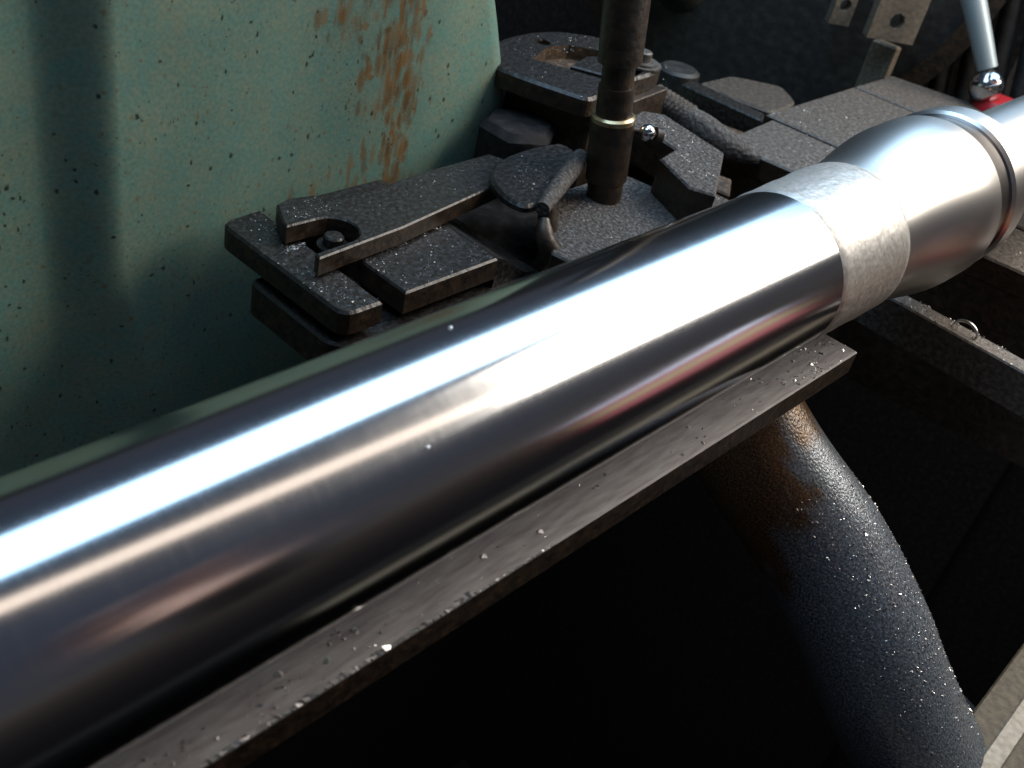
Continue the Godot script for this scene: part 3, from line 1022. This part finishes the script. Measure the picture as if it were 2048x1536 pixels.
# surface nets round tapered bones joined by a smooth minimum; one vertex per crossed cell
func nets(st: SurfaceTool, bones: Array, cell: float, blend: float) -> void:
	var lo: Vector3 = bones[0][0]
	var hi := lo
	for b in bones:
		for e in 2:
			lo = lo.min(b[e] - Vector3.ONE * (b[2 + e] + 8.0))
			hi = hi.max(b[e] + Vector3.ONE * (b[2 + e] + 8.0))
	var n := Vector3i(((hi - lo) / cell).ceil()) + Vector3i.ONE
	var field := PackedFloat32Array()
	field.resize(n.x * n.y * n.z)
	field.fill(1e3)
	for b in bones:
		var r: float = maxf(b[2], b[3]) + 10.0
		var a0 := Vector3i(((b[0].min(b[1]) - Vector3.ONE * r - lo) / cell).floor()).clamp(Vector3i.ZERO, n - Vector3i.ONE)
		var a1 := Vector3i(((b[0].max(b[1]) + Vector3.ONE * r - lo) / cell).ceil()).clamp(Vector3i.ZERO, n - Vector3i.ONE)
		var ab: Vector3 = b[1] - b[0]
		var l2 := ab.length_squared()
		for z in range(a0.z, a1.z + 1):
			for y in range(a0.y, a1.y + 1):
				for x in range(a0.x, a1.x + 1):
					var p := lo + Vector3(x, y, z) * cell
					var t := clampf((p - b[0]).dot(ab) / l2, 0, 1)
					var d: float = p.distance_to(b[0] + ab * t) - lerpf(b[2], b[3], t)
					var ix := (z * n.y + y) * n.x + x
					var o := field[ix]
					var hh := maxf(blend - absf(d - o), 0.0) / blend
					field[ix] = minf(d, o) - hh * hh * blend * 0.25
	var verts := {}
	var step := [1, n.x, n.x * n.y]
	for z in n.z - 1:
		for y in n.y - 1:
			for x in n.x - 1:
				var ix := (z * n.y + y) * n.x + x
				var inside := 0
				var sum := Vector3.ZERO
				var cnt := 0
				var c := []
				for k in 8: c.append(field[ix + (k & 1) + (n.x if k & 2 else 0) + (step[2] if k & 4 else 0)])
				for k in 8: inside += 1 if c[k] < 0 else 0
				if inside == 0 or inside == 8: continue
				for k in 8:
					for m in [1, 2, 4]:
						if k & m: continue
						if (c[k] < 0) != (c[k | m] < 0):
							var t: float = c[k] / (c[k] - c[k | m])
							var pa := Vector3(k & 1, (k >> 1) & 1, (k >> 2) & 1)
							var pb := Vector3((k | m) & 1, ((k | m) >> 1) & 1, ((k | m) >> 2) & 1)
							sum += pa.lerp(pb, t); cnt += 1
				verts[ix] = lo + (Vector3(x, y, z) + sum / cnt) * cell
	var grad := func(p: Vector3) -> Vector3:
		var q := (p - lo) / cell
		var g := Vector3.ZERO
		var i := Vector3i(q.round()).clamp(Vector3i.ONE, n - Vector3i.ONE * 2)
		var ix := (i.z * n.y + i.y) * n.x + i.x
		for a in 3: g[a] = field[ix + step[a]] - field[ix - step[a]]
		return g.normalized()
	for z in range(1, n.z - 1):
		for y in range(1, n.y - 1):
			for x in range(1, n.x - 1):
				var ix := (z * n.y + y) * n.x + x
				for a in 3:
					if (field[ix] < 0) == (field[ix + step[a]] < 0): continue
					var u: int = step[(a + 1) % 3]
					var v: int = step[(a + 2) % 3]
					var q := [ix, ix - u, ix - u - v, ix - v]
					if not (verts.has(q[0]) and verts.has(q[1]) and verts.has(q[2]) and verts.has(q[3])): continue
					for t in [[0, 1, 2], [0, 2, 3]]:
						var vs := []
						for k in t: vs.append([verts[q[k]], grad.call(verts[q[k]])])
						if (vs[1][0] - vs[0][0]).cross(vs[2][0] - vs[0][0]).dot(vs[0][1] + vs[1][1] + vs[2][1]) > 0: vs = [vs[0], vs[2], vs[1]]
						for w in vs:
							st.set_normal(w[1]); st.set_uv(Vector2.ZERO); st.add_vertex(w[0] * MM)

# ---------------------------------------------------------------- small things last
func build_small_things() -> void:
	var st := begin()
	var arc := []
	for k in 14:
		var f := k / 13.0
		var a := PI * f * 1.05
		arc.append(Vector3(366.5 + 2.0 * cos(a * 0.5), -74.6 + 5.0 * sin(a) + 0.3, 26 + 8.5 * (1 - cos(a)) * 0.5 * 1.6))
	tube(st, arc, smooth_radii([0.55, 0.8, 0.8, 0.7], 14), 10)
	tag(obj("swarf_curl", st, M.bright_chip), "small bent curl of swarf standing on the narrow ledge", "swarf")
	# loose flakes big enough to pick out one by one on the bar
	var flake := begin()
	tri(flake, V(-1.0, 0, -.6), V(.9, .1, -.7), V(.2, .55, .5), Vector3.UP)
	tri(flake, V(-1.0, 0, -.6), V(.2, .55, .5), V(-.8, .1, .8), Vector3.UP)
	tri(flake, V(.9, .1, -.7), V(1.1, 0, .5), V(.2, .55, .5), Vector3.UP)
	var first: MeshInstance3D = null
	var r := RandomNumberGenerator.new(); r.seed = 9
	for q in [[150, 8], [128, 13], [113, 21], [196, 15], [193, 20], [186, 19], [178, 13], [205, 12], [210, 18], [218, 10], [222, 16], [229, 13], [233, 20], [20, 14], [-28, 13], [-52, 12], [-40, 16], [42, 17]]:
		var o: MeshInstance3D
		if first == null:
			o = obj("steel_flake", flake, M.burr)
			first = o
		else:
			o = first.duplicate()
			o.name = numbered("steel_flake")
			add_child(o)
		o.position = V(q[0], -44.9, q[1])
		o.rotation = Vector3(r.randfn(0, .2), r.randf() * TAU, r.randfn(0, .2))
		o.scale = Vector3.ONE * r.randf_range(0.7, 1.25)
		tag(o, "small bright steel flake lying on the flat bar", "flake", "loose steel flakes on the flat bar")
	for q in [[8.0, 100.0, "small pale speck of dust stuck on the shaft beside the white streak"], [-22.0, 47.0, "small pale speck of dust stuck low on the dark side of the shaft"]]:
		st = begin()
		var a: float = deg_to_rad(q[1])
		lathe(st, [Vector2(-0.6, 0), Vector2(-0.4, 0.4), Vector2(0.1, 0.55), Vector2(0.6, 0.3), Vector2(0.8, 0)], Vector3(q[0], 30.0 * sin(a), 30.0 * cos(a)), Vector3(1, 0.3, 0), 7, 0.2)
		tag(obj("dust_speck", st, M.burr), q[2], "speck", "dust specks on the shaft")
	# dustings of chips
	chips("grinding_chips", "fine bright chips over the rest plate", 750, 0.25, 1.3, M.dust_chip, on_poly([[Vector2(80, -207), Vector2(101, -208), Vector2(101, -123), Vector2(80, -124)], [Vector2(115, -150), Vector2(172, -160), Vector2(172, -125), Vector2(115, -124)]], -60), 51)
	chips("grinding_chips", "fine bright chips over the strap clamp", 260, 0.25, 1.2, M.dust_chip, on_poly([[Vector2(122, -184), Vector2(230, -190), Vector2(212, -166), Vector2(130, -156)], [Vector2(99, -188), Vector2(120, -194), Vector2(120, -180), Vector2(97, -179)]], -50), 52)
	chips("grinding_chips", "fine bright chips over the wing handle", 200, 0.25, 1.3, M.dust_chip, on_poly([[Vector2(200, -147), Vector2(206, -162), Vector2(244, -177), Vector2(262, -172), Vector2(214, -137)]], -44), 53)
	chips("grinding_chips", "fine bright chips round the foot of the upright rod", 900, 0.3, 1.3, M.dust_chip, on_poly([[Vector2(222, -138), Vector2(254, -156), Vector2(304, -156), Vector2(310, -124), Vector2(340, -116), Vector2(340, -90), Vector2(210, -90)]], -60), 54)
	chips("grinding_chips", "fine bright chips over the bent arm", 550, 0.3, 1.3, M.dust_chip, on_poly([[Vector2(324, -174), Vector2(356, -172), Vector2(347, -124), Vector2(297, -95), Vector2(304, -132), Vector2(325, -138)]], -40), 55)
	chips("grinding_chips", "fine bright chips over the grooved table", 1600, 0.3, 1.6, M.dust_chip, on_poly([[Vector2(413, -156), Vector2(479, -162), Vector2(496, 30), Vector2(440, 34)], [Vector2(486, -170), Vector2(612, -172), Vector2(600, -60), Vector2(496, -60)], [Vector2(436, 0), Vector2(497, 0), Vector2(503, 100), Vector2(448, 100)]], -60), 56)
	chips("grinding_chips", "fine bright chips along the ledge", 500, 0.3, 1.5, M.dust_chip, on_poly([[Vector2(362, -20), Vector2(375, -20), Vector2(372, 120), Vector2(359, 120)]], -75), 57)
	chips("grinding_chips", "fine bright chips along the flat bar", 1300, 0.3, 1.5, M.bright_chip, on_poly([[Vector2(165, -6), Vector2(238, -6), Vector2(238, 24), Vector2(165, 24)], [Vector2(195, 0), Vector2(238, 0), Vector2(238, 24), Vector2(195, 24)], [Vector2(-140, 0), Vector2(-30, 0), Vector2(-30, 21), Vector2(-140, 21)], [Vector2(-140, 0), Vector2(170, 0), Vector2(170, 23), Vector2(-140, 21)]], -45), 58)
	chips("grinding_chips", "fine bright chips over the swing plate", 260, 0.25, 1.3, M.dust_chip, on_poly([[Vector2(269.5, -237.3), Vector2(319.6, -256.1), Vector2(367.5, -239.4), Vector2(375.8, -179.0), Vector2(350.8, -168.5), Vector2(350.8, -222.7), Vector2(290.4, -229.0), Vector2(280.0, -172.7)]], -20), 59)
	chips("grinding_chips", "crumbs of swarf caught along the strap clamp's lower edge", 240, 0.5, 1.7, M.dust_chip, on_poly([[Vector2(115, -156), Vector2(172, -162), Vector2(172, -157), Vector2(115, -151)], [Vector2(90, -176), Vector2(101, -176), Vector2(101, -171), Vector2(90, -173)]], -60), 61)
	var on_casting := func(q: RandomNumberGenerator) -> Array:
		var k := q.randi_range(10, 38)
		var p: Vector3 = cast_path[k].lerp(cast_path[k + 1], q.randf())
		var a := q.randf_range(0.3, PI)
		var t: Vector3 = (cast_path[k + 1] - cast_path[k]).normalized()
		var sd := t.cross(Vector3.UP).normalized()
		var up := sd.cross(t).normalized()
		var n: Vector3 = (sd * cos(a) / cast_radii[k].x + up * sin(a) / cast_radii[k].y).normalized()
		return [(p + sd * cos(a) * cast_radii[k].x + up * sin(a) * cast_radii[k].y) * MM, n]
	chips("grinding_chips", "fine bright chips clinging to the curved casting", 2600, 0.3, 1.5, M.bright_chip, on_casting, 60)
	chips("grinding_chips", "dull grit crumbs stuck on the curved casting", 2600, 0.4, 1.6, M.dust_chip, on_casting, 62)
